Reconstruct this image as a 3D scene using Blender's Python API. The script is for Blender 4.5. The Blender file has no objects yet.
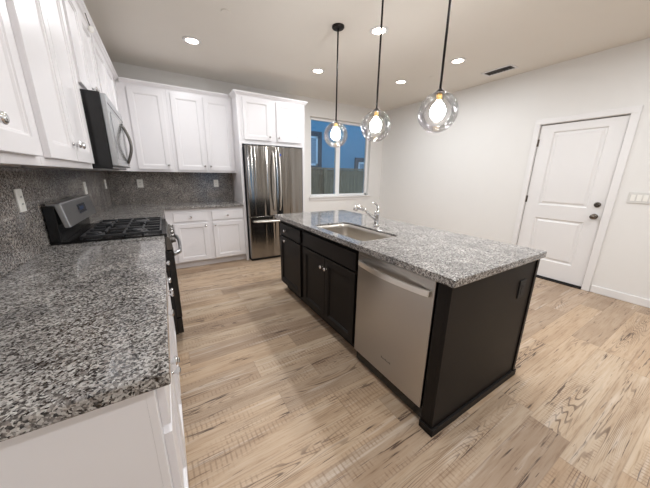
import bpy, bmesh, math, random
from mathutils import Vector, Matrix
random.seed(7)
sc = bpy.context.scene
COL = sc.collection
PI = math.pi

# ---------------------------------------------------------------- camera
F = Vector((0.5029192, 0.82594257, -0.25473743)); R = Vector((0.85586231, -0.51703245, 0.0133097)); U = Vector((0.12071448, 0.22471387, 0.96691866))
cd = bpy.data.cameras.new('camera'); cam = bpy.data.objects.new('camera', cd); COL.objects.link(cam)
cd.sensor_width = 36; cd.lens = 259.852 * 36 / 650; cd.clip_start = .02
m = Matrix((R, U, -F)).transposed().to_4x4(); m.translation = Vector((0.6913, -4.7218, 1.3518)); cam.matrix_world = m
sc.camera = cam

# ---------------------------------------------------------------- world, exposure
w = bpy.data.worlds.new('world'); sc.world = w; w.use_nodes = True
bg = w.node_tree.nodes['Background']; bg.inputs[0].default_value = (.27, .48, .74, 1); bg.inputs[1].default_value = 1.2
sc.view_settings.view_transform = 'Standard'; sc.view_settings.look = 'None'; sc.view_settings.gamma = 1
sc.view_settings.use_curve_mapping = False; sc.view_settings.exposure = 0.62
try:
    sc.cycles.use_denoising = True; sc.cycles.max_bounces = 10; sc.cycles.diffuse_bounces = 5; sc.cycles.transparent_max_bounces = 16
    sc.cycles.caustics_reflective = False; sc.cycles.caustics_refractive = False
except Exception: pass
CAN_W = 7.4        # watts of each recessed lamp
BULB_S = 74.0       # emission of each pendant bulb
CEIL_H = 2.743; WX = 5.07; YF = -9.2; WL = .02

# ---------------------------------------------------------------- materials
def new(name):
    mt = bpy.data.materials.new(name); mt.use_nodes = True
    nt = mt.node_tree; return mt, nt, nt.nodes['Principled BSDF']
def N(nt, t, **k):
    n = nt.nodes.new(t)
    for a, b in k.items():
        if a[0] == 'i' and a[1:].isdigit(): n.inputs[int(a[1:])].default_value = b
        elif a.startswith('in_'): n.inputs[a[3:].replace('_', ' ')].default_value = b
        else: setattr(n, a, b)
    return n
def s2l(c): return tuple((x/255/12.92 if x/255 < .04045 else ((x/255+.055)/1.055)**2.4) for x in c) + (1,)
def ramp(nt, src, stops, interp='LINEAR'):
    r = N(nt, 'ShaderNodeValToRGB'); r.color_ramp.interpolation = interp
    e = r.color_ramp.elements
    while len(e) > 1: e.remove(e[-1])
    e[0].position, e[0].color = stops[0][0], stops[0][1] if len(stops[0][1]) == 4 else s2l(stops[0][1])
    for p, c in stops[1:]:
        q = e.new(p); q.color = c if len(c) == 4 else s2l(c)
    nt.links.new(src, r.inputs[0]); return r.outputs[0]
def mix(nt, f, a, b, bt='MIX'):
    n = N(nt, 'ShaderNodeMix', data_type='RGBA', blend_type=bt)
    for s, v in ((0, f), (6, a), (7, b)):
        if hasattr(v, 'links'): nt.links.new(v, n.inputs[s])
        else: n.inputs[s].default_value = v
    return n.outputs[2]
def mth(nt, op, a, b=0., c=0.):
    n = N(nt, 'ShaderNodeMath', operation=op)
    for s, v in enumerate((a, b, c)):
        if hasattr(v, 'links'): nt.links.new(v, n.inputs[s])
        else: n.inputs[s].default_value = v
    return n.outputs[0]
def pos(nt, scale=(1, 1, 1)):
    g = N(nt, 'ShaderNodeNewGeometry'); mp = N(nt, 'ShaderNodeMapping'); mp.inputs['Scale'].default_value = scale
    nt.links.new(g.outputs['Position'], mp.inputs[0]); return mp.outputs[0]
def noise(nt, vec, sc_, det=2, rough=.5, dist=0):
    n = N(nt, 'ShaderNodeTexNoise'); n.inputs['Scale'].default_value = sc_; n.inputs['Detail'].default_value = det
    n.inputs['Roughness'].default_value = rough; n.inputs['Distortion'].default_value = dist
    nt.links.new(vec, n.inputs['Vector']); return n.outputs['Fac']
def bump(nt, b, h, st, d=.002):
    n = N(nt, 'ShaderNodeBump'); n.inputs['Strength'].default_value = st; n.inputs['Distance'].default_value = d
    nt.links.new(h, n.inputs['Height']); nt.links.new(n.outputs[0], b.inputs['Normal'])
def plain(name, rgb, rough=.5, metal=0., bumps=None, spec=.5, var=.03, coat=0):
    mt, nt, b = new(name)
    c = s2l(rgb); p = pos(nt)
    col = mix(nt, noise(nt, p, 6, 3), tuple(x*(1-var) for x in c[:3])+(1,), tuple(min(1, x*(1+var)) for x in c[:3])+(1,))
    nt.links.new(col, b.inputs['Base Color'])
    b.inputs['Roughness'].default_value = rough; b.inputs['Metallic'].default_value = metal
    b.inputs['Specular IOR Level'].default_value = spec; b.inputs['Coat Weight'].default_value = coat
    if bumps: bump(nt, b, noise(nt, p, bumps[0], 3), bumps[1])
    return mt
M = {}
M['wall'] = plain('wall_paint', (228, 226, 223), .75, bumps=(160, .12), var=.012)
M['ceiling'] = plain('ceiling_paint', (230, 225, 217), .85, bumps=(140, .15), var=.012)
M['trim'] = plain('white_trim_paint', (230, 228, 227), .35, var=.01)
M['cab'] = plain('white_cabinet_paint', (226, 223, 224), .32, var=.01)
M['dark'] = plain('espresso_cabinet_paint', (22, 18, 16), .5, var=.05, spec=.2)
M['black'] = plain('black_enamel', (14, 14, 15), .22)
M['iron'] = plain('cast_iron', (52, 52, 54), .42, bumps=(300, .2))
M['rubber'] = plain('black_rubber', (16, 15, 15), .6)
M['chrome'] = plain('polished_chrome', (225, 225, 226), .1, 1)
M['nickel'] = plain('dark_nickel', (120, 112, 104), .25, 1)
M['steelsink'] = plain('sink_steel', (196, 190, 182), .28, 1)
M['plate'] = plain('white_plastic', (238, 236, 230), .35, var=.01)
M['plategrey'] = plain('off_white_plastic', (214, 212, 208), .35, var=.01)
M['shadowslot'] = plain('dark_slot', (30, 28, 27), .6)
M['bronze'] = plain('dark_bronze', (34, 28, 26), .35, .6)
M['brass'] = plain('brass_socket', (200, 160, 100), .3, 1)
M['wood'] = plain('raw_birch', (188, 150, 112), .6, var=.08)
M['fridgeside'] = plain('dark_grey_steel', (58, 58, 60), .4, .3)
M['darkglass'] = plain('dark_glass', (40, 42, 44), .06, 0, spec=.8)
M['grey'] = plain('grey_badge', (120, 118, 116), .4, .5)
M['blue'] = plain('blue_sticker', (40, 70, 170), .4)
M['mwglass'] = plain('grey_mirror_glass', (150, 154, 156), .12, .7)
M['display'] = plain('display_glass', (26, 30, 44), .15)
M['vinyl'] = plain('white_vinyl', (240, 240, 240), .3, var=.01)

def steel(name, rgb, rough, vertical=True, var=.06, wave=0):
    mt, nt, b = new(name)
    b.inputs['Metallic'].default_value = 1
    p = pos(nt, (260, 260, 3) if vertical else (3, 3, 260))
    n = noise(nt, p, 1, 3, .6)
    c = s2l(rgb)
    nt.links.new(mix(nt, n, tuple(x*(1-var) for x in c[:3])+(1,), tuple(min(1, x*(1+var)) for x in c[:3])+(1,)), b.inputs['Base Color'])
    mr = N(nt, 'ShaderNodeMapRange'); mr.inputs[3].default_value = rough*(1-3*var); mr.inputs[4].default_value = rough*(1+3*var)
    nt.links.new(n, mr.inputs[0]); nt.links.new(mr.outputs[0], b.inputs['Roughness'])
    if vertical:
        b.inputs['Anisotropic'].default_value = .9; tg = N(nt, 'ShaderNodeTangent', direction_type='RADIAL', axis='Z')
        nt.links.new(tg.outputs[0], b.inputs['Tangent']); b.inputs['Anisotropic Rotation'].default_value = .25
    if wave: bump(nt, b, noise(nt, pos(nt, (11, 11, .3)), 1, 1), 1, wave)
    return mt
M['steel'] = steel('brushed_stainless', (150, 146, 141), .13, wave=.02)
M['dwsteel'] = steel('brushed_stainless_warm', (184, 180, 175), .28, var=.012)
M['barsteel'] = plain('satin_steel_bar', (226, 222, 216), .28, 1)
M['knobsteel'] = plain('dark_knob_steel', (110, 106, 102), .35, 1)
M['steelh'] = steel('brushed_stainless_panel', (188, 190, 192), .3, False)

def granite(name, light, dark, rough=.09):
    mt, nt, b = new(name); p = pos(nt)
    v = N(nt, 'ShaderNodeTexVoronoi', feature='F1'); v.inputs['Scale'].default_value = 210
    dn = N(nt, 'ShaderNodeTexNoise'); dn.inputs['Scale'].default_value = 60; nt.links.new(p, dn.inputs['Vector'])
    va = N(nt, 'ShaderNodeVectorMath', operation='MULTIPLY_ADD'); va.inputs[1].default_value = (.012, .012, .012)
    nt.links.new(dn.outputs['Color'], va.inputs[0]); nt.links.new(p, va.inputs[2]); nt.links.new(va.outputs[0], v.inputs['Vector'])
    sep = N(nt, 'ShaderNodeSeparateColor'); nt.links.new(v.outputs['Color'], sep.inputs[0])
    grain = ramp(nt, sep.outputs[0], [(0, dark), (.08, dark), (.2, (112, 107, 104)), (.42, (146, 141, 137)), (.62, light), (.86, (206, 203, 198)), (1, (222, 219, 214))])
    warm = ramp(nt, sep.outputs[1], [(0, (168, 148, 138)), (.12, (178, 164, 156)), (.2, (220, 218, 215)), (1, (225, 225, 225))])
    c1 = mix(nt, .55, grain, warm, 'MULTIPLY')
    big = ramp(nt, noise(nt, p, 78, 4, .65), [(0, (84, 81, 80)), (.40, (112, 108, 106)), (.45, (244, 244, 244)), (.56, (255, 255, 255)), (1, (255, 255, 255))])
    c2 = mix(nt, .75, c1, big, 'MULTIPLY')
    cloud = ramp(nt, noise(nt, p, 9, 3), [(.3, (205, 205, 207)), (.7, (255, 255, 255))])
    c3 = mix(nt, 1., c2, cloud, 'MULTIPLY')
    nt.links.new(c3, b.inputs['Base Color']); b.inputs['Roughness'].default_value = rough
    return mt
M['granite'] = granite('speckled_granite', (198, 194, 190), (44, 42, 42))
M['granite_wall'] = granite('speckled_granite_splash', (190, 178, 168), (46, 40, 37), .12)

def floor_mat():
    mt, nt, b = new('wood_plank_floor'); L = nt.links
    g = N(nt, 'ShaderNodeNewGeometry'); sx = N(nt, 'ShaderNodeSeparateXYZ'); L.new(g.outputs['Position'], sx.inputs[0])
    X, Y = sx.outputs[0], sx.outputs[1]
    PW, PL = .182, 1.22
    r = mth(nt, 'DIVIDE', mth(nt, 'ADD', Y, 4.31 + 20*PW), PW); row = mth(nt, 'FLOOR', r); fy = mth(nt, 'FRACT', r)
    wn = N(nt, 'ShaderNodeTexWhiteNoise', noise_dimensions='1D'); L.new(row, wn.inputs['W'])
    u = mth(nt, 'ADD', mth(nt, 'DIVIDE', X, PL), mth(nt, 'MULTIPLY', wn.outputs['Value'], 7.3)); cidx = mth(nt, 'FLOOR', u); fx = mth(nt, 'FRACT', u)
    cmb = N(nt, 'ShaderNodeCombineXYZ'); L.new(row, cmb.inputs[0]); L.new(cidx, cmb.inputs[1])
    w2 = N(nt, 'ShaderNodeTexWhiteNoise', noise_dimensions='3D'); L.new(cmb.outputs[0], w2.inputs['Vector'])
    pid = w2.outputs['Value']; pcol = w2.outputs['Color']
    sp = N(nt, 'ShaderNodeSeparateColor'); L.new(pcol, sp.inputs[0])
    off = N(nt, 'ShaderNodeVectorMath', operation='MULTIPLY'); off.inputs[1].default_value = (37, 23, 11); L.new(pcol, off.inputs[0])
    P = N(nt, 'ShaderNodeVectorMath', operation='ADD'); L.new(g.outputs['Position'], P.inputs[0]); L.new(off.outputs[0], P.inputs[1])
    def mp(s):
        q = N(nt, 'ShaderNodeMapping'); q.inputs['Scale'].default_value = s; L.new(P.outputs[0], q.inputs[0]); return q.outputs[0]
    tone = ramp(nt, pid, [(0, (188, 165, 140)), (.25, (201, 180, 156)), (.45, (180, 160, 139)), (.6, (205, 187, 165)), (.8, (168, 148, 128)), (1, (190, 171, 152))])
    soft = ramp(nt, noise(nt, mp((1.2, 7, 1)), 1.6, 4, .6), [(.25, (222, 212, 202)), (.5, (246, 241, 235)), (.75, (255, 255, 255))])
    c = mix(nt, .9, tone, soft, 'MULTIPLY')
    fine = ramp(nt, noise(nt, mp((3.2, 70, 1)), 1.5, 4, .65), [(.3, (196, 180, 164)), (.44, (244, 238, 232)), (.6, (255, 255, 255))])
    c = mix(nt, .75, c, fine, 'MULTIPLY')
    # cathedral grain down the middle of some planks, with dark split cores
    nw = noise(nt, mp((.55, 7.5, 1)), 1.0, 1.8, .4)
    cen = ramp(nt, mth(nt, 'ABSOLUTE', mth(nt, 'SUBTRACT', fy, .5)), [(.12, (1, 1, 1, 1)), (.42, (0, 0, 0, 1))])
    rings = mth(nt, 'ABSOLUTE', mth(nt, 'SINE', mth(nt, 'MULTIPLY', nw, 130)))
    rl = ramp(nt, rings, [(0, (1, 1, 1, 1)), (.3, (.9, .9, .9, 1)), (.5, (0, 0, 0, 1))])
    rmask = ramp(nt, noise(nt, mp((.75, 2.5, 1)), 1.0, 2), [(.47, (0, 0, 0, 1)), (.56, (1, 1, 1, 1))])
    rm2 = mth(nt, 'MULTIPLY', mth(nt, 'MULTIPLY', rl, rmask), mth(nt, 'MULTIPLY', cen, .8))
    c = mix(nt, rm2, c, s2l((92, 70, 56)))
    # long thin cracks and short dashes
    n1 = noise(nt, mp((.8, 22, 1)), 1.0, 4, .55)
    ln = ramp(nt, mth(nt, 'ABSOLUTE', mth(nt, 'SUBTRACT', n1, .5)), [(0, (1, 1, 1, 1)), (.012, (1, 1, 1, 1)), (.02, (0, 0, 0, 1))])
    cmask = ramp(nt, noise(nt, mp((2.2, 12, 1)), 1.0, 3, .6), [(.55, (0, 0, 0, 1)), (.62, (1, 1, 1, 1))])
    crack = mth(nt, 'MULTIPLY', ln, cmask)
    c = mix(nt, mth(nt, 'MULTIPLY', crack, .9), c, s2l((70, 50, 40)))
    cr2 = noise(nt, mp((6, 95, 1)), 1.0, 2, .5)
    crack2 = ramp(nt, cr2, [(0, (1, 1, 1, 1)), (.28, (1, 1, 1, 1)), (.295, (0, 0, 0, 1))])
    c = mix(nt, mth(nt, 'MULTIPLY', crack2, .7), c, s2l((84, 62, 50)))
    # whitewash streaks
    wh = ramp(nt, noise(nt, mp((1.0, 16, 1)), 1.3, 3, .6), [(.58, (0, 0, 0, 1)), (.72, (1, 1, 1, 1))])
    c = mix(nt, mth(nt, 'MULTIPLY', wh, .4), c, s2l((228, 216, 202)))
    # transverse saw marks on patches
    sawx = mth(nt, 'SINE', mth(nt, 'ADD', mth(nt, 'MULTIPLY', X, 2*PI/.024), mth(nt, 'ADD', mth(nt, 'MULTIPLY', Y, 14.), mth(nt, 'MULTIPLY', noise(nt, mp((1.5, 3, 1)), 1.0, 1), 5))))
    sm = ramp(nt, sawx, [(.3, (0, 0, 0, 1)), (.8, (1, 1, 1, 1))])
    smask = ramp(nt, noise(nt, mp((1.1, 9, 1)), 1.0, 3, .6), [(.52, (0, 0, 0, 1)), (.58, (1, 1, 1, 1))])
    sedge = ramp(nt, noise(nt, mp((30, 30, 1)), 1.0, 2), [(.38, (.2, .2, .2, 1)), (.55, (1, 1, 1, 1))])
    saw = mth(nt, 'MULTIPLY', mth(nt, 'MULTIPLY', mth(nt, 'MULTIPLY', sm, sedge), smask), .5)
    c = mix(nt, saw, c, s2l((128, 100, 78)))
    # plank seams
    ex = mth(nt, 'MULTIPLY', mth(nt, 'MINIMUM', fx, mth(nt, 'SUBTRACT', 1., fx)), PL)
    ey = mth(nt, 'MULTIPLY', mth(nt, 'MINIMUM', fy, mth(nt, 'SUBTRACT', 1., fy)), PW)
    e = mth(nt, 'MINIMUM', ex, ey)
    seam = ramp(nt, e, [(0, (1, 1, 1, 1)), (.0012, (1, 1, 1, 1)), (.0024, (0, 0, 0, 1))])
    c = mix(nt, mth(nt, 'MULTIPLY', seam, .34), c, s2l((110, 88, 72)))
    L.new(c, b.inputs['Base Color'])
    b.inputs['Roughness'].default_value = .42; b.inputs['Specular IOR Level'].default_value = .4
    h = mth(nt, 'SUBTRACT', 1., mth(nt, 'ADD', mth(nt, 'MULTIPLY', seam, .6), mth(nt, 'MULTIPLY', crack, .4)))
    bump(nt, b, h, .3, .002)
    return mt
M['floor'] = floor_mat()

def thin_glass(name, tint=(1, 1, 1, 1), rough=0., bubbles=False, base=.05):
    mt, nt, b = new(name); nt.nodes.remove(b); out = nt.nodes['Material Output']
    tr = N(nt, 'ShaderNodeBsdfTransparent'); tr.inputs[0].default_value = tint
    gl = N(nt, 'ShaderNodeBsdfGlossy'); gl.inputs['Roughness'].default_value = rough
    fr = N(nt, 'ShaderNodeFresnel'); fr.inputs[0].default_value = 1.5
    ms = N(nt, 'ShaderNodeMixShader'); f = fr.outputs[0]
    if bubbles:
        v = N(nt, 'ShaderNodeTexVoronoi'); v.inputs['Scale'].default_value = 38; nt.links.new(pos(nt), v.inputs['Vector'])
        bb = ramp(nt, v.outputs['Distance'], [(0, (1, 1, 1, 1)), (.16, (1, 1, 1, 1)), (.24, (0, 0, 0, 1))])
        bp_ = N(nt, 'ShaderNodeBump'); bp_.inputs['Strength'].default_value = .7; bp_.inputs['Distance'].default_value = .01
        nt.links.new(bb, bp_.inputs['Height']); nt.links.new(bp_.outputs[0], gl.inputs['Normal'])
        f = mth(nt, 'MINIMUM', mth(nt, 'ADD', mth(nt, 'MULTIPLY', f, .8), mth(nt, 'MULTIPLY', bb, .5)), 1.)
    nt.links.new(f, ms.inputs[0]); nt.links.new(tr.outputs[0], ms.inputs[1]); nt.links.new(gl.outputs[0], ms.inputs[2])
    nt.links.new(ms.outputs[0], out.inputs[0]); return mt
M['pane'] = thin_glass('window_glass', (.86, .92, .95, 1))
M['globe'] = thin_glass('seeded_glass', (.985, .985, .985, 1), bubbles=True)
def emit(name, rgb, st):
    mt, nt, b = new(name); b.inputs['Base Color'].default_value = (1, 1, 1, 1)
    b.inputs['Emission Color'].default_value = s2l(rgb); b.inputs['Emission Strength'].default_value = st; return mt
M['bulb'] = emit('glowing_bulb', (250, 250, 250), BULB_S)
M['lens'] = emit('glowing_lens', (255, 240, 222), 14)

def fence_mat():
    mt, nt, b = new('weathered_fence_wood'); p = pos(nt, (14, 14, 1.5))
    nt.links.new(ramp(nt, noise(nt, p, 1.5, 4, .6), [(.3, (124, 98, 70)), (.7, (170, 140, 104))]), b.inputs['Base Color'])
    b.inputs['Roughness'].default_value = .85; return mt
M['fence'] = fence_mat()
M['stucco'] = plain('stucco', (116, 160, 180), .9, bumps=(60, .4), var=.06)
M['housetrim'] = plain('house_trim', (74, 74, 80), .7)
M['soil'] = plain('bare_soil', (96, 84, 70), .95, var=.2)
def blinds():
    mt, nt, b = new('window_blind'); g = N(nt, 'ShaderNodeNewGeometry'); s = N(nt, 'ShaderNodeSeparateXYZ'); nt.links.new(g.outputs['Position'], s.inputs[0])
    k = mth(nt, 'FRACT', mth(nt, 'MULTIPLY', s.outputs[2], 18))
    nt.links.new(ramp(nt, k, [(0, (90, 96, 104)), (.25, (170, 178, 186)), (1, (150, 160, 170))]), b.inputs['Base Color']); return mt
M['blind'] = blinds()

# ---------------------------------------------------------------- mesh helpers
class MB:
    def __init__(s): s.bm = bmesh.new()
    def box(s, x0, x1, y0, y1, z0, z1):
        v = [s.bm.verts.new((x, y, z)) for x in (x0, x1) for y in (y0, y1) for z in (z0, z1)]
        for f in ((0, 1, 3, 2), (4, 6, 7, 5), (0, 4, 5, 1), (2, 3, 7, 6), (0, 2, 6, 4), (1, 5, 7, 3)): s.bm.faces.new([v[i] for i in f])
        return s
    def rings(s, rs, closed=False, cap=True):
        L = [[s.bm.verts.new(p) for p in r] for r in rs]; n = len(L[0])
        for a, b in list(zip(L, L[1:])) + ([(L[-1], L[0])] if closed else []):
            for i in range(n):
                s.bm.faces.new((a[i], a[(i+1) % n], b[(i+1) % n], b[i]))
        if cap and not closed:
            s.bm.faces.new(L[0][::-1]); s.bm.faces.new(L[-1])
        return s
    def lathe(s, c, prof, axis='z', n=24, cap=True):
        rs = []
        for r, h in prof:
            ring = []
            for i in range(n):
                a = 2*PI*i/n; p = {'z': (r*math.cos(a), r*math.sin(a), h), 'y': (r*math.cos(a), h, r*math.sin(a)), 'x': (h, r*math.cos(a), r*math.sin(a))}[axis]
                ring.append((c[0]+p[0], c[1]+p[1], c[2]+p[2]))
            rs.append(ring)
        return s.rings(rs, cap=cap)
    def tube(s, pts, rad, n=12, sq=(1, 1), up=Vector((0, 0, 1))):
        pts = [Vector(p) for p in pts]; rs = []
        for i, p in enumerate(pts):
            d = (pts[min(i+1, len(pts)-1)] - pts[max(i-1, 0)]).normalized()
            a = d.cross(up)
            if a.length < 1e-3: a = d.cross(Vector((0, 1, 0)))
            a.normalize(); b2 = a.cross(d); r = rad[i] if isinstance(rad, (list, tuple)) else rad
            rs.append([p + a*math.cos(2*PI*k/n)*r*sq[0] + b2*math.sin(2*PI*k/n)*r*sq[1] for k in range(n)])
        return s.rings(rs)
    def prism(s, poly, z0, z1):      # polygon in xy
        return s.rings([[(x, y, z0) for x, y in poly], [(x, y, z1) for x, y in poly]])
    def prism_ax(s, poly, a0, a1, ax):      # ax 'x': poly=(y,z); ax 'y': poly=(x,z)
        f = (lambda a, p: (a, p[0], p[1])) if ax == 'x' else (lambda a, p: (p[0], a, p[1]))
        return s.rings([[f(a0, p) for p in poly], [f(a1, p) for p in poly]])
    def front(s, x0, x1, z0, z1, yb, t, steps):     # panel facing -y; steps: (inset, depth change from face)
        rs = [(0, 0, yb), (0, 0, yb-t+.0015), (.0015, .0015, yb-t)] + [(i, i, yb-t+d) for i, d in steps]
        return s.rings([[(x0+i, y, z0+i), (x1-i, y, z0+i), (x1-i, y, z1-i), (x0+i, y, z1-i)] for i, _, y in rs])
    def sphere(s, c, r, n=24, m_=16, sc_=(1, 1, 1)):
        prof = [(max(1e-4, r*math.sin(PI*i/m_)), -r*math.cos(PI*i/m_)*sc_[2]) for i in range(m_+1)]
        return s.lathe(c, prof, n=n)
    def build(s, name, mat, parent=None, smooth=False, bevel=0, loc=None):
        bmesh.ops.recalc_face_normals(s.bm, faces=s.bm.faces)
        me = bpy.data.meshes.new(name); s.bm.to_mesh(me); s.bm.free()
        me.materials.append(M[mat] if isinstance(mat, str) else mat)
        o = bpy.data.objects.new(name, me); COL.objects.link(o)
        if smooth:
            for p in me.polygons: p.use_smooth = True
            mo = o.modifiers.new('ws', 'WEIGHTED_NORMAL') if smooth == 'w' else None
        if bevel:
            mo = o.modifiers.new('bevel', 'BEVEL'); mo.width = bevel; mo.segments = 2; mo.limit_method = 'ANGLE'; mo.angle_limit = .6
        if parent: o.parent = parent
        if loc: o.location = loc
        return o
def tag(o, label, cat, group=None):
    o['label'] = label; o['category'] = cat
    if group: o['group'] = group
    return o
def thing(name, label, cat, loc=(0, 0, 0), rz=0, group=None):
    o = bpy.data.objects.new(name, None); COL.objects.link(o); o.location = loc; o.rotation_euler = (0, 0, rz); o.empty_display_size = .1
    return tag(o, label, cat, group)
def struct(o): o['kind'] = 'structure'; return o
def copy_tree(o, parent=None):
    c = o.copy(); COL.objects.link(c)
    if parent: c.parent = parent
    for ch in list(o.children): copy_tree(ch, c)
    return c

# ---------------------------------------------------------------- room shell
T = .16
struct(MB().box(-.5, WX+.5, YF-.3, .16, -.12, 0).build('floor', 'floor'))
struct(MB().box(-.5, WX+.5, YF-.3, .3, CEIL_H, CEIL_H+.12).build('ceiling', 'ceiling'))
struct(MB().box(WL-T, WL, YF, T, 0, CEIL_H).build('wall_left', 'wall'))
WX0, WX1, WZ0, WZ1 = 3.205, 4.715, .925, 2.432
b = MB(); b.box(WL, WX0, 0, T, 0, CEIL_H); b.box(WX1, WX, 0, T, 0, CEIL_H); b.box(WX0, WX1, 0, T, 0, WZ0); b.box(WX0, WX1, 0, T, WZ1, CEIL_H)
struct(b.build('wall_back', 'wall'))
DY0, DY1, DH = -3.0, -3.806, 2.035
b = MB(); b.box(WX, WX+T, DY0+.02, T, 0, CEIL_H); b.box(WX, WX+T, YF, DY1-.02, 0, CEIL_H); b.box(WX, WX+T, DY1-.02, DY0+.02, DH+.02, CEIL_H)
struct(b.build('wall_right', 'wall'))
# wall behind the camera, with a glazed patio opening
GX0, GX1 = 2.0, 3.1
b = MB(); b.box(WL, GX0, YF-T, YF, 0, CEIL_H); b.box(GX1, WX, YF-T, YF, 0, CEIL_H); b.box(GX0, GX1, YF-T, YF, 2.1, CEIL_H)
struct(b.build('wall_front', 'wall'))

# kitchen window
fy0, fy1 = .075, .135
b = MB(); fw = .055
b.box(WX0, WX0+fw, fy0, fy1, WZ0, WZ1); b.box(WX1-fw-.0, WX1, fy0, fy1, WZ0, WZ1); b.box(WX0, WX1, fy0, fy1, WZ0, WZ0+.045); b.box(WX0, WX1, fy0, fy1, WZ1-.042, WZ1)
b.box(3.85, 3.95, fy0-.004, fy1, WZ0, WZ1)
wn = struct(b.build('window_1', 'vinyl', bevel=.004))
MB().box(WX0+fw-.01, 3.86, .103, .108, WZ0+.03, WZ1-.03).build('window_pane', 'pane', wn)
MB().box(3.94, WX1-fw+.01, .112, .117, WZ0+.03, WZ1-.03).build('window_pane', 'pane', wn)
MB().box(WX0-.035, WX1+.035, -.045, .074, WZ0-.022, WZ0+.003).build('window_sill', 'trim', wn, bevel=.005)
MB().box(WX0-.02, WX1+.02, -.018, -.0005, WZ0-.075, WZ0-.0225).build('window_apron', 'trim', wn, bevel=.003)

# baseboards
def base(name, segs): 
    b = MB()
    for s in segs: b.box(*s)
    struct(b.build(name, 'trim', bevel=.006))
base('baseboard_right', [(WX-.014, WX-.0005, YF, DY1-.0835, .0, .092), (WX-.014, WX-.0005, DY0+.0725, -.0145, .0, .092)])
base('baseboard_back', [(2.77, WX, -.014, -.0005, .0, .092)])
base('baseboard_left', [(WL+.0005, WL+.014, YF, -4.2, .0, .092)])

# entry door in the right wall
X0 = WX+.018
b = MB()
steps_y = [(DY1, DY1+.151), (DY1+.151, DY0-.145), (DY0-.145, DY0)]
# slab facing -x with two moulded panels: build in local frame facing -y, then rotate
dr = MB(); W_ = DY0-DY1-.012; Hh = DH-.03
px0, px1 = .148, W_-.142
dr.box(0, W_, 0, .04, 0, .255-.02); dr.box(0, W_, 0, .04, .81, .985); dr.box(0, W_, 0, .04, 1.915, Hh); [dr.box(a, c, 0, .04, z0, z1) for a, c in ((0, px0), (px1, W_)) for z0, z1 in ((.235, .81), (.985, 1.915))]
for z0, z1 in ((.235, .81), (.985, 1.915)):
    dr.rings([[(px0+i, y, z0+i), (px1-i, y, z0+i), (px1-i, y, z1-i), (px0+i, y, z1-i)] for i, y in ((0, .04), (0, 0), (.012, .015), (.026, .015), (.046, .003), (.05, .003))])
door = struct(dr.build('door_1', 'trim')); door.rotation_euler = (0, 0, -PI/2); door.location = (X0, DY0-.004, .022)
k = MB(); k.lathe((W_-.06, -.001, .895), [(.033, 0), (.033, -.006), (.026, -.012), (.012, -.016), (.011, -.036), (.022, -.042), (.029, -.055), (.029, -.064), (.02, -.073), (.004, -.075)], 'y'); k.build('door_knob', 'nickel', door, smooth=True)
k = MB(); k.lathe((W_-.06, -.001, 1.035), [(.032, 0), (.032, -.008), (.026, -.016), (.004, -.018)], 'y'); k.box(W_-.068, W_-.052, -.03, -.014, 1.012, 1.058); k.build('deadbolt', 'nickel', door, bevel=.001)
for z in (.28, 1.05, 1.79):
    k = MB(); k.lathe((-.006, -.008, z-.045), [(.008, 0), (.008, .09)]); k.box(-.006, .012, -.0025, 0, z-.045, z+.045); k.build('hinge', 'nickel', door)
MB().box(-.005, 0, .006, .03, 0, Hh).box(W_, W_+.0075, .003, .03, 0, Hh).box(-.005, W_+.0075, .006, .03, Hh, Hh+.007).build('gap_shadow_strip', 'rubber', door)  # black strips set in the slab gaps as the dark reveal shadow
MB().box(0, W_, -.004, .03, -.02, .004).build('door_sweep', 'rubber', door)
b = MB(); cw = .062
b.box(WX-.018, WX-.0005, DY0+.0, DY0+cw, 0, DH+.005); b.box(WX-.018, WX-.0005, DY1-cw-.01, DY1-.0, 0, DH+.005); b.box(WX-.018, WX-.0005, DY1-cw-.01, DY0+cw, DH+.005, DH+.07)
b.box(WX-.0, WX+.06, DY0+.001, DY0+.019, 0, DH+.019); b.box(WX, WX+.06, DY1-.019, DY1-.001, 0, DH+.019); b.box(WX, WX+.06, DY1, DY0, DH+.001, DH+.019)
b.box(WX+.0605, WX+.10, DY0-.015, DY0+.019, 0, DH+.019); b.box(WX+.0605, WX+.10, DY1-.019, DY1+.015, 0, DH+.019); b.box(WX+.0605, WX+.10, DY1+.015, DY0-.015, DH-.02, DH+.019)
struct(b.build('trim_1', 'trim', bevel=.004))
struct(MB().box(WX-.03, WX+.06, DY1, DY0, .0005, .012).build('trim_2', 'bronze', bevel=.003))

# patio doors behind the camera
b = MB()
for x in (GX0, (GX0+GX1)/2-.04, GX1-.07): b.box(x, x+.07, YF-.11, YF-.04, 0, 2.1)
b.box(GX0, GX1, YF-.11, YF-.04, 0, .08); b.box(GX0, GX1, YF-.11, YF-.04, 2.02, 2.1)
d2 = struct(b.build('door_2', 'vinyl', bevel=.004))
MB().box(GX0+.05, GX1-.05, YF-.08, YF-.074, .07, 2.03).build('door_pane', 'pane', d2)

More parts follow.
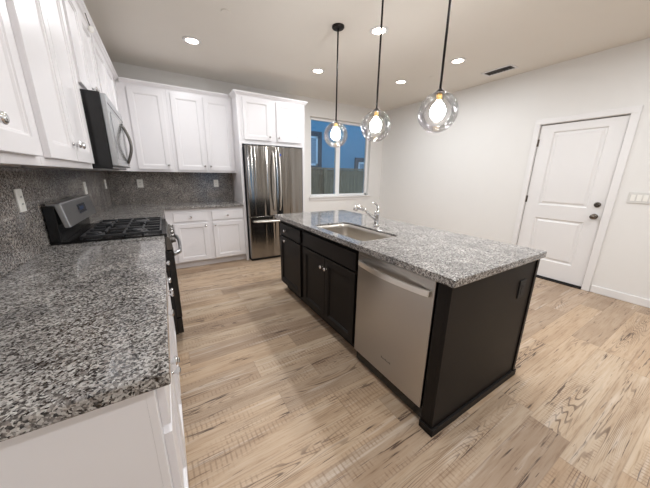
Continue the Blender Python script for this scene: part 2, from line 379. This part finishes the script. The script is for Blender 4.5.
# ---------------------------------------------------------------- cabinet builders
SHAKER = [(.056, 0), (.058, .0045), (.065, .005), (.069, .0115)]
SLAB = [(.012, 0), (.014, -.0)]
def knob(par, x, y, z, mat='chrome'):
    k = MB(); k.lathe((x, y, z), [(.009, 0), (.006, -.004), (.005, -.014), (.012, -.018), (.0155, -.023), (.0155, -.027), (.011, -.031), (.002, -.032)], 'y', 18)
    return k.build('knob', mat, par, smooth=True)
def cabinet(name, label, loc, rz, w, depth, z0, z1, fronts, mat='cab', toe=0, under=None, cat='cabinet', fill=0, crown=None, group=None, open_top=False):
    """local frame: x 0..w, back at y=0, face frame at y=-depth, fronts proud by 20 mm"""
    t = thing(name, label, cat, loc, rz, group)
    b = MB(); zb = z0+toe
    p = .018
    b.box(0, p, -depth+.018, 0, zb, z1); b.box(w-p, w, -depth+.018, 0, zb, z1); b.box(p, w-p, -.012, 0, zb, z1); b.box(p, w-p, -depth+.018, -.012, zb+.02, zb+.036)
    if not open_top: b.box(p, w-p, -depth+.018, -.012, z1-.018, z1)
    b.build('body', mat, t)
    # face frame behind the fronts, one sheet with the rails and stiles seen between fronts
    MB().box(0, w, -depth, -depth+.018, zb, z1).build('face_frame', mat, t, bevel=.001)
    if toe: MB().box(.0, w, -depth+.07, -depth+.085, z0+.0005, zb).build('toe_kick', mat, t)
    if under: MB().box(p, w-p, -depth+.019, -.013, zb+.012, zb+.0195).build('underside', under, t)
    for f in fronts:
        kind, x0, x1, a0, a1 = f[:5]; kn = f[5:] 
        o = MB().front(x0, x1, a0, a1, -depth-.0005, .0195, SHAKER if kind == 'door' else SLAB).build(kind, mat, t)
        for kx, kz in kn: knob(o, kx, -depth-.02, kz)
    if crown: 
        for (poly, a0, a1, ax) in crown: MB().prism_ax(poly, a0, a1, ax).build('crown_moulding', mat, t)
    return t
def cprof(d, z=2.425, h=.052, o=.048, back=.0):   # crown profile facing -y at face depth d (poly of (y,z))
    return [(-d+.01, z), (-d-.006, z), (-d-.010, z+.010), (-d-.020, z+.016), (-d-.030, z+.030), (-d-.040, z+.038), (-d-.044, z+h), (-d+.01, z+h)]

ZU0, ZU1 = 1.372, 2.432
D = .31          # upper cabinet face frame depth from the wall -> x=.33
def up_fronts(lst): return [('door', a, b2, 1.402, 2.392, (k, 1.478)) for a, b2, k in lst]
# left wall run, local x = world y - y0
cabinet('upper_cabinet', 'white upper cabinet nearest the camera at the left edge, one chrome knob showing', (WL, -4.09, 0), PI/2, .709, D, ZU0, ZU1,
        up_fronts([(.035, .331, .300), (.339, .670, .370)]), under='wood', crown=[(cprof(D), 0, .709, 'x')])
cabinet('upper_cabinet', 'white two-door upper cabinet just left of the microwave with paired knobs', (WL, -3.380, 0), PI/2, .819, D, ZU0, ZU1,
        up_fronts([(.040, .404, .374), (.412, .776, .442)]), under='wood', crown=[(cprof(D), 0, .819, 'x')])
cabinet('upper_cabinet', 'short white upper cabinet directly above the microwave', (WL, -2.560, 0), PI/2, .799, D, 1.825, ZU1,
        [('door', .035, .395, 1.86, 2.392, (.365, 1.905)), ('door', .403, .765, 1.86, 2.392, (.433, 1.905))], crown=[(cprof(D), 0, .799, 'x')])
cabinet('upper_cabinet', 'white upper cabinet on left wall beyond the microwave, running into the corner', (WL, -1.760, 0), PI/2, 1.428, D, ZU0, ZU1,
        up_fronts([(.035, .53, .50), (.538, 1.03, .568)]), crown=[(cprof(D), 0, 1.385, 'x')])
# back wall run
cabinet('upper_cabinet', 'single-door white upper cabinet on back wall at the corner', (WL, -.0005, 0), 0, .855-WL, D+.02, ZU0, ZU1,
        [('door', .432-WL, .815-WL, 1.402, 2.390, (.785-WL, 1.462))], under='wood', crown=[(cprof(D+.02), .37-WL, .855-WL, 'x')])
cabinet('upper_cabinet', 'double-door white upper cabinet on back wall between corner cabinet and fridge cabinet', (.856, -.0005, 0), 0, .843, D+.02, ZU0, ZU1,
        [('door', .043, .420, 1.402, 2.390, (.390, 1.462)), ('door', .442, .820, 1.402, 2.390, (.472-.058, 1.462) if 0 else (.472, 1.462))], under='wood', crown=[(cprof(D+.02), 0, .8, 'x')])
# refrigerator surround
FD = .63
t = cabinet('fridge_cabinet', 'deep white two-door cabinet above the refrigerator with full-height side panels', (1.739, -.0005, 0), 0, .982, FD, 1.79, ZU1,
        [('door', .036, .445, 1.85, 2.405, (.418, 1.905)), ('door', .538, .948, 1.85, 2.405, (.565, 1.905))])
for x in (1.700, 2.722): MB().box(x-1.739, x-1.739+.038, -FD, 0, .0005, ZU1).build('side_panel', 'cab', t, bevel=.002)
pr = cprof(FD)
b = MB()
# crown returns round the deep cabinet: mitred ring of the profile
xl, xr, yb0 = 1.700, 2.760, -FD
off = [(-(y+FD), z) for y, z in pr]    # outward offset, z
path = []
for o_, z in off: path.append([(xl-1.739-o_, -.385, z), (xl-1.739-o_, -FD-o_, z), (xr-1.739+o_, -FD-o_, z), (xr-1.739+o_, -.0, z)])
b = MB(); b.rings([[path[i][j] for i in range(len(path))] for j in range(4)]); b.build('crown_moulding', 'cab', t)

# base cabinets
ZB1 = .873
def basefronts(w, l, r, dz=(.70, .838), doorz=(.125, .672), mid=None, gap=.008):
    mid = mid or (l+r)/2
    return [('drawer', l, mid-gap/2, *dz, ((l+mid)/2, .765)), ('drawer', mid+gap/2, r, *dz, ((r+mid)/2, .765)),
            ('door', l, mid-gap/2, *doorz, (mid-gap/2-.028, .62)), ('door', mid+gap/2, r, *doorz, (mid+gap/2+.028, .62))]
DB = .59      # face frame x = .61
cabinet('base_cabinet', 'white base cabinet in the foreground under the end of the countertop', (WL, -4.070, 0), PI/2, .769, DB, 0, ZB1, basefronts(.769, .035, .734), toe=.1)
cabinet('base_cabinet', 'white base cabinet between the foreground cabinet and the gas range', (WL, -3.300, 0), PI/2, .76, DB, 0, ZB1, basefronts(.76, .035, .725), toe=.1)
cabinet('base_cabinet', 'white corner base cabinet on the left wall beyond the gas range', (WL, -1.765, 0), PI/2, 1.13, DB, 0, ZB1,
        [('drawer', .035, .5, .70, .838, (.27, .765)), ('door', .035, .5, .125, .672, (.06, .62))], toe=.1)
cabinet('base_cabinet', 'white two-drawer two-door base cabinet on back wall left of the fridge', (.650, -.0005, 0), 0, 1.048, .61, 0, ZB1,
        [('drawer', .098, .520, .700, .822, (.309, .762)), ('drawer', .592, 1.022, .700, .822, (.807, .762)),
         ('door', .094, .520, .115, .668, (.492, .625)), ('door', .592, 1.022, .115, .668, (.620, .625))], toe=.1)
# countertops
ZC0, ZC1 = .875, .914
BS = .048
tag(MB().prism([(BS+.0005, -4.110), (.65, -4.110), (.65, -2.537), (BS+.0005, -2.537)], ZC0, ZC1).build('countertop', 'granite', bevel=.005), 'grey speckled granite countertop filling the left foreground', 'countertop')
tag(MB().prism([(BS+.0005, -1.765), (.65, -1.765), (.65, -.65), (1.6985, -.65), (1.6985, -.027), (BS+.0005, -.027)], ZC0, ZC1).build('countertop', 'granite', bevel=.005), 'L-shaped granite countertop in the far corner between range and fridge', 'countertop')
tag(MB().box(WL+.0005, BS, -4.110, -.0005, ZC0, ZU0-.001).build('backsplash', 'granite_wall'), 'full-height granite backsplash on the left wall behind the range', 'backsplash')
tag(MB().box(BS+.0005, 1.6985, -.0265, -.0005, ZC0, ZU0-.001).build('backsplash', 'granite_wall'), 'full-height granite backsplash on the back wall left of the fridge', 'backsplash')

# outlets
def outlet(loc, rz, label, dark=False, w=.072, h=.115):
    t = thing('wall_outlet', label, 'outlet', loc, rz)
    MB().front(-w/2, w/2, -h/2, h/2, 0, .006, [(.003, -.001)]).build('cover_plate', 'rubber' if dark else 'plate', t)
    MB().front(-.017, .017, -.034, .034, -.006, .003, [(.003, 0)]).build('receptacle', 'rubber' if dark else 'plate', t)
    for z in (-.018, .018):
        for x in (-.008, .005): MB().box(x, x+.003, -.0098, -.009, z-.005, z+.005).build('slot', 'shadowslot', t)
    return t
outlet((BS+.0005, -2.765, 1.207), PI/2, 'white outlet on left backsplash in front of the range')
outlet((BS+.0005, -1.40, 1.207), PI/2, 'white outlet on left backsplash just past the range back panel')
outlet((BS+.0005, -.34, 1.207), PI/2, 'white outlet on left backsplash closest to the far corner')
outlet((.398, -.027, 1.205), 0, 'white outlet on back backsplash near the left corner')
outlet((1.43, -.027, 1.205), 0, 'white outlet on back backsplash beside the fridge panel')

# ---------------------------------------------------------------- gas range  (local: x 0..w along wall, front -y)
RW = .762
rg = thing('gas_range', 'stainless and black freestanding gas range with cast-iron grates', 'range', (WL, -2.532, 0), PI/2)
y0 = -.032   # behind
b = MB(); b.box(.002, RW-.002, -.63, y0, .09, .900); b.box(.03, RW-.03, -.60, -.08, .0005, .09); b.build('body', 'black', rg)
MB().box(0, RW, -.645, y0, .9005, .925).build('cooktop', 'black', rg, bevel=.004)
# back guard
b = MB(); b.box(0, RW, -.085, y0, .9255, 1.15); b.build('back_guard_frame', 'black', rg, bevel=.004)
b = MB(); b.prism_ax([(-.050, 1.1505), (-.050, 1.168), (-.117, 1.168), (-.142, 1.015), (-.112, 1.015), (-.0855, 1.1505)], 0, RW, 'x'); gp = b.build('back_guard_panel', 'steelh', rg, bevel=.006)
def guard_pt(x, s, o=0):      # s 0 top .. 1 bottom on the sloping panel
    return (x, -.117-.025*s-o*.98, 1.168-.153*s+o*.15)
def guard_quad(b, x0, x1, s0, s1, o):
    a = [guard_pt(x0, s1, o), guard_pt(x1, s1, o), guard_pt(x1, s0, o), guard_pt(x0, s0, o)]; c = [guard_pt(x0, s1, -.004), guard_pt(x1, s1, -.004), guard_pt(x1, s0, -.004), guard_pt(x0, s0, -.004)]
    b.rings([c, a])
b = MB(); guard_quad(b, .30, .50, .26, .66, .0025); dp = b.build('display', 'display', rg)
b = MB()
for i in range(3): guard_quad(b, .345+i*.035, .368+i*.035, .36, .52, .0034)
b.build('display_digits', plain('lcd_digits', (50, 72, 110), .3), dp)
# burners
for cx, cy, r in ((.16, -.22, .036), (.16, -.47, .048), (RW/2, -.345, .040), (RW-.16, -.22, .036), (RW-.16, -.47, .05)):
    bn = MB().lathe((cx, cy, .9255), [(r+.012, 0), (r+.012, .008), (r, .012), (r, .018), (r-.004, .022), (.003, .022)], n=24).build('burner', 'iron', rg, smooth=False)
# grates: three
for g0, g1 in ((.018, .258), (.264, .498), (.504, .744)):
    b = MB(); ya, yb = -.615, -.165; zt = .950; h = .012
    b.box(g0, g0+h, ya, yb, zt-.014, zt); b.box(g1-h, g1, ya, yb, zt-.014, zt); b.box(g0, g1, ya, ya+h, zt-.014, zt); b.box(g0, g1, yb-h, yb, zt-.014, zt)
    mx = (g0+g1)/2
    b.box(g0, g1, (ya+yb)/2-h/2, (ya+yb)/2+h/2, zt-.013, zt)
    for yc in (-.495, -.275):
        b.box(g0, mx-.03, yc-h/2, yc+h/2, zt-.013, zt+.001); b.box(mx+.03, g1, yc-h/2, yc+h/2, zt-.013, zt+.001)
        b.box(mx-h/2, mx+h/2, yc+.03, yc+.11, zt-.013, zt+.001); b.box(mx-h/2, mx+h/2, yc-.11, yc-.03, zt-.013, zt+.001)
    for x in (g0, g1-h):
        for y in (ya, yb-h, (ya+yb)/2): b.box(x, x+h, y, y+h, .9255, zt-.012)
    b.build('grate', 'iron', rg, bevel=.002)
# front control panel, knobs, oven door, drawer
b = MB(); b.prism_ax([(-.631, .80), (-.665, .80), (-.672, .83), (-.652, .899), (-.631, .899)], 0, RW, 'x'); b.build('control_panel', 'knobsteel', rg, bevel=.003)
for i in range(5):
    x = .08+i*(RW-.16)/4
    k = MB(); k.lathe((x, -.664, .856), [(.026, .004), (.026, -.008), (.021, -.012), (.019, -.028), (.015, -.030), (.002, -.030)], 'y', 20); k.box(x-.003, x+.003, -.698, -.685, .838, .874)
    k.build('control_knob', 'knobsteel', rg)
MB().box(.002, RW-.002, -.672, -.6305, .235, .792).build('oven_door', 'black', rg, bevel=.004)
MB().box(.10, RW-.10, -.6745, -.6723, .36, .66).build('oven_window', 'darkglass', rg)
MB().box(.002, RW-.002, -.668, -.6305, .095, .228).build('storage_drawer', 'black', rg, bevel=.004)
b = MB(); pts = []
for i in range(13):
    s = i/12; pts.append((.03+s*(RW-.06), -.695-.032*math.sin(PI*s)**.35 if 0 < s < 1 else -.675, 0.758))
b.tube(pts, .013, 12, sq=(1, 1.3)); b.build('oven_handle', 'steelh', rg, smooth=True)

# ---------------------------------------------------------------- microwave over the range
mw = thing('microwave', 'stainless over-the-range microwave hung above the gas range', 'microwave', (WL, -2.535, 0), PI/2)
MWW = .76
MB().box(.001, MWW-.001, -.405, -.002, 1.376, 1.822).build('body', 'black', mw, bevel=.003)
b = MB(); b.box(.0, MWW, -.4355, -.4055, 1.392, 1.815); b.build('door', 'steelh', mw, bevel=.006)
MB().box(.0, MWW, -.437, -.4357, 1.760, 1.765).build('vent_slot', 'shadowslot', mw)
MB().box(.06, .545, -.4375, -.4357, 1.44, 1.725).build('door_window', 'mwglass', mw)
MB().box(.625, .745, -.4375, -.4357, 1.41, 1.745).build('keypad', 'darkglass', mw)
pts = [(.585, -.437-.042*math.sin(PI*i/14), 1.425+.30*i/14) for i in range(15)]
b = MB(); b.tube(pts, .011, 10, sq=(1, 1), up=Vector((1, 0, 0))); b.build('door_handle', 'knobsteel', mw, smooth=True)
for x0 in (.09, .45): MB().box(x0, x0+.22, -.36, -.14, 1.371, 1.3758).build('grease_filter', 'steelh', mw)

# ---------------------------------------------------------------- refrigerator
fr = thing('refrigerator', 'stainless french-door refrigerator with bottom freezer drawer', 'refrigerator', (1.754, 0, 0))
FW = .908
MB().box(.0, FW, -.675, -.03, .03, 1.755).build('body', 'fridgeside', fr, bevel=.004)
def bowed(x0, x1, z0, z1, ybk, yf, bow, n=14):
    poly = [(x0, ybk), (x0, yf+.008)] + [(x0+.004+(x1-x0-.008)*i/n, yf-bow*(1-(2*i/n-1)**2)) for i in range(n+1)] + [(x1, yf+.008), (x1, ybk)]
    return MB().prism(poly, z0, z1)
FY = -.735
hp = [('left', .0, .451), ('right', .457, FW)]
for nm, a, c in hp:
    d = bowed(a, c, .722, 1.764, -.68, FY, .013).build('door', 'steel', fr, bevel=.003)
    hx = c-.045 if nm == 'left' else a+.045
    s = 1 if nm == 'left' else -1
    pts = []
    for i in range(17):
        q = i/16; pts.append((hx, FY-.008-.055*min(1, (math.sin(PI*q))**.5) if 0 < i < 16 else FY-.006, .80+.90*q))
    b = MB(); b.tube(pts, .0135, 12, up=Vector((1, 0, 0))); hd = b.build('door_handle', 'barsteel', d, smooth=True)
    if nm == 'right':
        MB().lathe((hx, FY-.0765, 1.645), [(.016, 0), (.016, -.0012), (.002, -.0012)], 'y', 20).build('round_sticker', 'blue', hd)
        MB().lathe((c-.075, FY-.0035, 1.70), [(.011, 0), (.011, -.003), (.002, -.003)], 'y', 20).build('round_badge', 'chrome', d)
d = bowed(0, FW, .045, .712, -.68, FY, .016).build('freezer_drawer', 'steel', fr, bevel=.003)
pts = [(.06+(FW-.12)*i/16, FY-.012-.058*(math.sin(PI*i/16))**.5 if 0 < i < 16 else FY-.01, .640) for i in range(17)]
MB().tube(pts, .0135, 12).build('freezer_handle', 'barsteel', d, smooth=True)
MB().box(.01, FW-.01, -.70, -.5, .0005, .040).build('base_grille', 'rubber', fr)
MB().box(.02, .12, -.73, -.6, 1.7645, 1.776).build('hinge_cover', 'fridgeside', fr); MB().box(FW-.12, FW-.02, -.73, -.6, 1.7645, 1.776).build('hinge_cover', 'fridgeside', fr)

# ---------------------------------------------------------------- island (local: origin far end, x toward camera, front = -y -> world -x)
IXF = 1.785      # face frame x
IB = IXF+.60     # cabinet backs
cabinet('island_cabinet', 'narrow dark brown island cabinet with one drawer at the fridge end', (IB, -1.925, 0), -PI/2, .594, .60, 0, ZB1,
        [('drawer', .032, .562, .704, .832, (.215, .765)), ('door', .032, .528+.034, .125, .684, (.215, .652))], 'dark', toe=.1)
cabinet('island_cabinet', 'wide dark brown sink cabinet with two doors in the island middle', (IB, -2.520, 0), -PI/2, .876, .60, 0, ZB1,
        [('false_front', .032, .85, .704, .838), ('door', .032, .436, .118, .688, (.405, .600)), ('door', .440, .85, .118, .688, (.471, .600))], 'dark', toe=.1, open_top=True)
ip = thing('island_cladding', 'flat dark brown panelling closing the island end nearest the camera and its back', 'panel', (1.765, -4.087, 0))
MB().box(0, .865, 0, .022, .0005, ZB1).build('end_panel', 'dark', ip)
MB().box(0, .60, .0225, .072, .0005, ZB1).build('end_filler', 'dark', ip)
MB().box(.8655, .893, -.008, .022, .0005, ZB1).build('corner_stile', 'dark', ip, bevel=.002)
MB().box(-.012, .905, -.014, -.0085, .0005, .045).box(-.012, .8645, -.0085, -.0005, .0005, .045).build('shoe_moulding', 'dark', ip, bevel=.002)
MB().box(-.012, -.0005, .0, .072, .0005, .045).build('shoe_moulding', 'dark', ip, bevel=.002)
MB().box(.675, .890, .023, 2.187, .0005, ZB1).build('back_panel', 'dark', ip, bevel=.003)
outlet((2.49, -4.0875, .697), 0, 'black outlet on the dark island end panel', dark=True)

# countertop with undermount sink cutout
SX0, SX1, SY0, SY1 = 1.815, 2.185, -3.365, -2.665
IX0, IX1, IY0, IY1 = 1.735, 2.684, -4.112, -1.883
def rrect(x0, x1, y0, y1, r, n=6):
    P = []
    for cx, cy, a in ((x1-r, y1-r, 0), (x0+r, y1-r, PI/2), (x0+r, y0+r, PI), (x1-r, y0+r, 1.5*PI)):
        for i in range(n+1): P.append((cx+r*math.cos(a+PI/2*i/n), cy+r*math.sin(a+PI/2*i/n)))
    return P
bm = bmesh.new()
inn = rrect(SX0, SX1, SY0, SY1, .055)
outer = rrect(IX0, IX1, IY0, IY1, .006)
def lay(z): return [bm.verts.new((x, y, z)) for x, y in outer], [bm.verts.new((x, y, z)) for x, y in inn]
lo, li = lay(ZC0); ho, hi_ = lay(ZC1); n = len(inn)
for i in range(n):
    j = (i+1) % n
    bm.faces.new((ho[i], ho[j], hi_[j], hi_[i])); bm.faces.new((lo[i], li[i], li[j], lo[j]))
    bm.faces.new((lo[i], lo[j], ho[j], ho[i])); bm.faces.new((li[j], li[i], hi_[i], hi_[j]))
b = MB(); b.bm.free(); b.bm = bm
tag(b.build('countertop', 'granite', bevel=.004), 'grey speckled granite island top with a sink cut into it', 'countertop')
# sink
sk = thing('kitchen_sink', 'undermount stainless sink set in the island top', 'sink', (0, 0, 0))
rs = []
for (g, z, r) in ((.001, ZC1-.016, .055), (.004, ZC1-.018, .055), (.006, ZC0-.01, .055), (.010, .72, .055), (.030, .69, .05), (.06, .682, .04), (.16, .678, .01)):
    rs.append([(x, y, z) for x, y in rrect(SX0+g, SX1-g, SY0+g, SY1-g, max(r, .008))])
b = MB(); b.rings(rs, cap=False); b.bm.faces.new([b.bm.verts[i] for i in range(0)]) if 0 else None
b.bm.verts.ensure_lookup_table(); last = b.bm.verts[-len(rs[-1]):]; b.bm.faces.new(last)
bo = b.build('basin', 'steelsink', sk, smooth=True)
mo = bo.modifiers.new('solid', 'SOLIDIFY'); mo.thickness = .0015; mo.offset = 1
b = MB(); b.lathe(((SX0+SX1)/2, (SY0+SY1)/2, .679), [(.055, 0), (.055, .003), (.045, .004), (.04, .001), (.002, .001)], n=24); b.build('drain', 'chrome', sk, smooth=True)
# faucet
fc = thing('faucet', 'chrome pull-out kitchen faucet with lever handle behind the sink', 'faucet', (2.30, -2.975, ZC1+.0005))
MB().lathe((0, 0, 0), [(.033, 0), (.033, .006), (.026, .012), (.024, .02), (.0225, .085), (.025, .10), (.025, .118), (.019, .135), (.003, .140)], n=24).build('faucet_body', 'chrome', fc, smooth=True)
MB().tube([(-.0, 0, .055), (-.06, .005, .093), (-.12, .012, .137), (-.155, .016, .160)], [.017, .016, .015, .015], 14).build('spout', 'chrome', fc, smooth=True)
MB().tube([(-.150, .0155, .158), (-.175, .019, .172), (-.20, .022, .180), (-.223, .025, .172), (-.232, .026, .150)], [.017, .021, .023, .022, .018], 16).build('spray_head', 'chrome', fc, smooth=True)
MB().tube([(0, 0, .130), (.004, 0, .160), (-.005, .002, .185), (-.035, .006, .208), (-.06, .01, .214)], [.014, .011, .010, .009, .006], 12).build('lever', 'chrome', fc, smooth=True)

# dishwasher
dw = thing('dishwasher', 'stainless dishwasher built into the island near the camera end', 'dishwasher', (IB, -3.402, 0), -PI/2)
MB().box(.006, .604, -.60, -.02, .02, .868).build('tub', 'black', dw)
MB().box(.012, .600, -.56, -.545, .0005, .019).box(.012, .6, -.56, -.545, .019, .1).build('toe_panel', 'black', dw)
dd = MB().box(.006, .604, -.628, -.6005, .108, .866).build('door', 'dwsteel', dw, bevel=.004)
pts = [(.026+.558*i/18, -.636-.034*(math.sin(PI*i/18))**.7, .792) for i in range(19)]
b = MB(); rs = []
for p in pts: rs.append([(p[0], p[1]-.006, p[2]-.018), (p[0], p[1]+.006, p[2]-.018), (p[0], p[1]+.006, p[2]+.018), (p[0], p[1]-.006, p[2]+.018)])
b.rings(rs); b.box(.026, .04, -.645, -.6282, .776, .808); b.box(.57, .584, -.645, -.6282, .776, .808)
b.build('door_handle', 'barsteel', dd, bevel=.003)
b = MB(); 
for i in range(7): b.box(.285+i*.012, .293+i*.012, -.6288, -.6281, .222, .222+(.013 if i % 3 == 0 else .009))
b.build('badge', 'grey', dd)
b = MB()
for i in range(8): b.box(.03+i*.014, .038+i*.014, -.6288, -.6281, .838, .842)
b.build('control_marks', 'grey', dd)

# ---------------------------------------------------------------- switch, vent, covers
t = thing('light_switch', 'white three-rocker switch plate right of the entry door', 'switch', (WX-.0005, -4.048, 1.163), -PI/2)
MB().front(-.083, .083, -.059, .059, 0, .008, [(.003, -.001)]).build('cover_plate', 'plategrey', t)
for i in range(3): MB().front(-.063+i*.046, -.029+i*.046, -.034, .034, -.0088, .004, [(.003, .002), (.006, .002)]).build('rocker', 'plate', t)
t = thing('ceiling_vent', 'white louvred air vent in the ceiling near the right wall', 'vent', (4.712, -2.535, CEIL_H-.0005))
b = MB(); b.box(-.10, -.07, -.19, .19, -.008, 0); b.box(.07, .10, -.19, .19, -.008, 0); b.box(-.07, .07, -.19, -.165, -.008, 0); b.box(-.07, .07, .165, .19, -.008, 0); b.build('frame', 'trim', t, bevel=.002)
MB().box(-.07, .07, -.165, .165, -.0012, -.0002).build('duct_opening', 'shadowslot', t)
for i in range(9):
    y = -.15+i*.0375
    b = MB(); b.rings([[(-.07, y-.004, -.007), (-.07, y+.010, -.002), (-.07, y+.011, -.0035), (-.07, y-.003, -.0085)], [(.07, y-.004, -.007), (.07, y+.010, -.002), (.07, y+.011, -.0035), (.07, y-.003, -.0085)]]); b.build('slat', 'nickel', t)
for x, y, l in ((1.345, -1.911, 'round white flush cover plate on the ceiling above the left counter'), (4.17, -1.90, 'round white flush cover plate on the ceiling toward the entry door side')):
    tag(MB().lathe((0, 0, 0), [(.04, -.0005), (.042, -.004), (.04, -.007), (.003, -.0075)], n=32).build('sprinkler_cover', 'ceiling', loc=(x, y, CEIL_H)), l, 'ceiling cover')

t = thing('plastic_tag', 'small clear plastic tag dangling from the crown above the microwave cabinet', 'tag', (.362, -1.93, 2.425))
MB().tube([(0, -.045, .01), (.004, -.02, -.02), (.008, 0, -.045)], .003, 8).build('pin', 'nickel', t, smooth=True)
MB().sphere((.010, .014, -.062), .018, 16, 10, (1, 1, 1.3)).build('clear_end', 'plate', t, smooth=True)
# ---------------------------------------------------------------- recessed lights
def can(x, y, label, k=1.):
    t = thing('recessed_light', label, 'ceiling light', (x, y, CEIL_H), 0, 'recessed ceiling lights')
    MB().lathe((0, 0, 0), [(.062, -.001), (.092, -.001), (.092, -.004), (.085, -.008), (.066, -.010), (.062, -.006)], n=36, cap=False).rings([[( .062*math.cos(a), .062*math.sin(a), -.006) for a in [2*PI*i/36 for i in range(36)]], [( .062*math.cos(a), .062*math.sin(a), -.001) for a in [2*PI*i/36 for i in range(36)]]], cap=False).build('trim_ring', 'trim', t, smooth=True)
    MB().lathe((0, 0, 0), [(.0615, -.002), (.0615, -.005), (.002, -.0055)], n=36).build('lens', 'lens', t)
    ld = bpy.data.lights.new('lamp', 'AREA'); ld.shape = 'DISK'; ld.size = .12; ld.energy = CAN_W*k; ld.color = (.91, .955, 1); ld.spread = math.radians(178)
    lo_ = bpy.data.objects.new('lamp', ld); COL.objects.link(lo_); lo_.parent = t; lo_.location = (0, 0, -.012)
CANS = [(1.138, -1.168, 'recessed ceiling light over the far left counter corner'), (2.69, -1.193, 'recessed ceiling light in front of the fridge cabinet, left of centre'),
        (2.69, -2.407, 'recessed ceiling light behind the middle pendant rod'), (3.954, -1.513, 'recessed ceiling light between the middle and nearest pendant rods'),
        (3.976, -2.418, 'recessed ceiling light just right of the nearest pendant rod')]
for c in CANS: can(*c)
for x, y, l in ((1.14, -2.45, 'added off-frame ceiling light over the aisle in front of the gas range'), (1.14, -3.75, 'added off-frame ceiling light over the aisle beside the foreground countertop'),  # unseen fixtures added off frame to brighten the near part of the room
                (2.69, -3.95, 'added off-frame ceiling light over the island end nearest the camera'), (3.97, -4.4, 'added off-frame ceiling light over the floor in front of the light switch'),
                (1.3, -5.6, 'added unseen ceiling light behind the camera on the left'), (2.69, -5.6, 'added unseen ceiling light behind the camera in the middle'),
                (3.97, -5.6, 'added unseen ceiling light behind the camera on the right'), (1.3, -7.4, 'added unseen ceiling light near the patio door, left side'),
                (3.7, -7.4, 'added unseen ceiling light near the patio door, right side')):
    can(x, y, l, 1.25 if y < -5 else .6 if x < 2 else .9)

# ---------------------------------------------------------------- pendants
def pendant(y, label):
    t = thing('pendant_light', label, 'pendant lamp', (2.311, y, CEIL_H), 0, 'pendant lights over the island')
    MB().lathe((0, 0, 0), [(.060, -.0005), (.060, -.012), (.052, -.020), (.010, -.024)], n=32).build('canopy', 'bronze', t, smooth=False)
    MB().lathe((0, 0, 0), [(.0078, -.024), (.0078, -.850)], n=12).build('rod', 'bronze', t, smooth=True)
    MB().lathe((0, 0, 0), [(.0115, -.835), (.020, -.845), (.034, -.853), (.036, -.858), (.030, -.860)], n=24).build('cap', 'bronze', t, smooth=True)
    MB().lathe((0, 0, 0), [(.016, -.860), (.018, -.870), (.018, -.898), (.015, -.902)], n=20).build('socket', 'brass', t, smooth=True)
    MB().lathe((0, 0, 0), [(.013, -.902), (.018, -.914), (.034, -.930), (.045, -.952), (.048, -.972), (.043, -.995), (.030, -1.012), (.014, -1.020), (.002, -1.022)], n=24).build('bulb', 'bulb', t, smooth=True)
    r = .125; prof = []
    for i in range(25):
        a = .26+(PI-.26)*i/24; prof.append((max(.001, r*math.sin(a)), -.976+r*math.cos(a)))
    MB().lathe((0, 0, 0), prof, n=40, cap=False).build('glass_globe', 'globe', t, smooth=True)
pendant(-2.25, 'clear glass globe pendant farthest back, hanging before the window')
pendant(-2.872, 'middle clear glass globe pendant over the island sink')
pendant(-3.482, 'nearest and largest-looking clear glass globe pendant, right of the other two')

# ---------------------------------------------------------------- outdoors
struct(MB().box(-6, 16, .3, 9, -.3, -.15).build('ground', 'soil'))
fn = thing('wooden_fence', 'weathered plank fence outside the window', 'fence', (2, 1.95, -.08))
b = MB()
for i in range(42):
    x = i*.145; b.box(x, x+.139, 0, .018+.004*random.random(), 0, 1.60)
b.build('fence_boards', 'fence', fn)
for z in (1.45, .35): MB().box(0, 6.1, -.045, -.001, z, z+.09).build('rail', 'fence', fn)
for x in (2.62, 4.4): MB().box(x, x+.09, -.14, -.046, 0, 1.62).build('post', 'fence', fn)
MB().box(-.02, 6.12, -.06, .05, 1.61, 1.65).build('cap_board', 'fence', fn)
hs = thing('neighbour_house', 'blue-lit stucco house beyond the fence with a trimmed window', 'house', (2, 4.0, -.15))
MB().box(-2, 12, 0, .3, 0, 5.6).build('house_wall', 'stucco', hs)
def hwin(x0, x1, z0, z1, nm='window'):
    f = MB().box(x0-.16, x1+.16, -.05, -.001, z0-.16, z0).box(x0-.16, x1+.16, -.05, -.001, z1, z1+.16).box(x0-.16, x0, -.05, -.001, z0, z1).box(x1, x1+.16, -.05, -.001, z0, z1).build('window_trim', 'housetrim', hs)
    MB().box(x0, x0+.07, -.04, -.002, z0, z1).box(x1-.07, x1, -.04, -.002, z0, z1).box(x0, x1, -.04, -.002, z0, z0+.07).box(x0, x1, -.04, -.002, z1-.07, z1).build('window_frame', 'vinyl', f)
    MB().box(x0+.07, x1-.07, -.02, -.003, z0+.07, z1-.07).build('blind', 'blind', f)
hwin(2.6, 3.62, 1.85, 2.85)
hwin(5.5, 6.9, .75, 2.05)
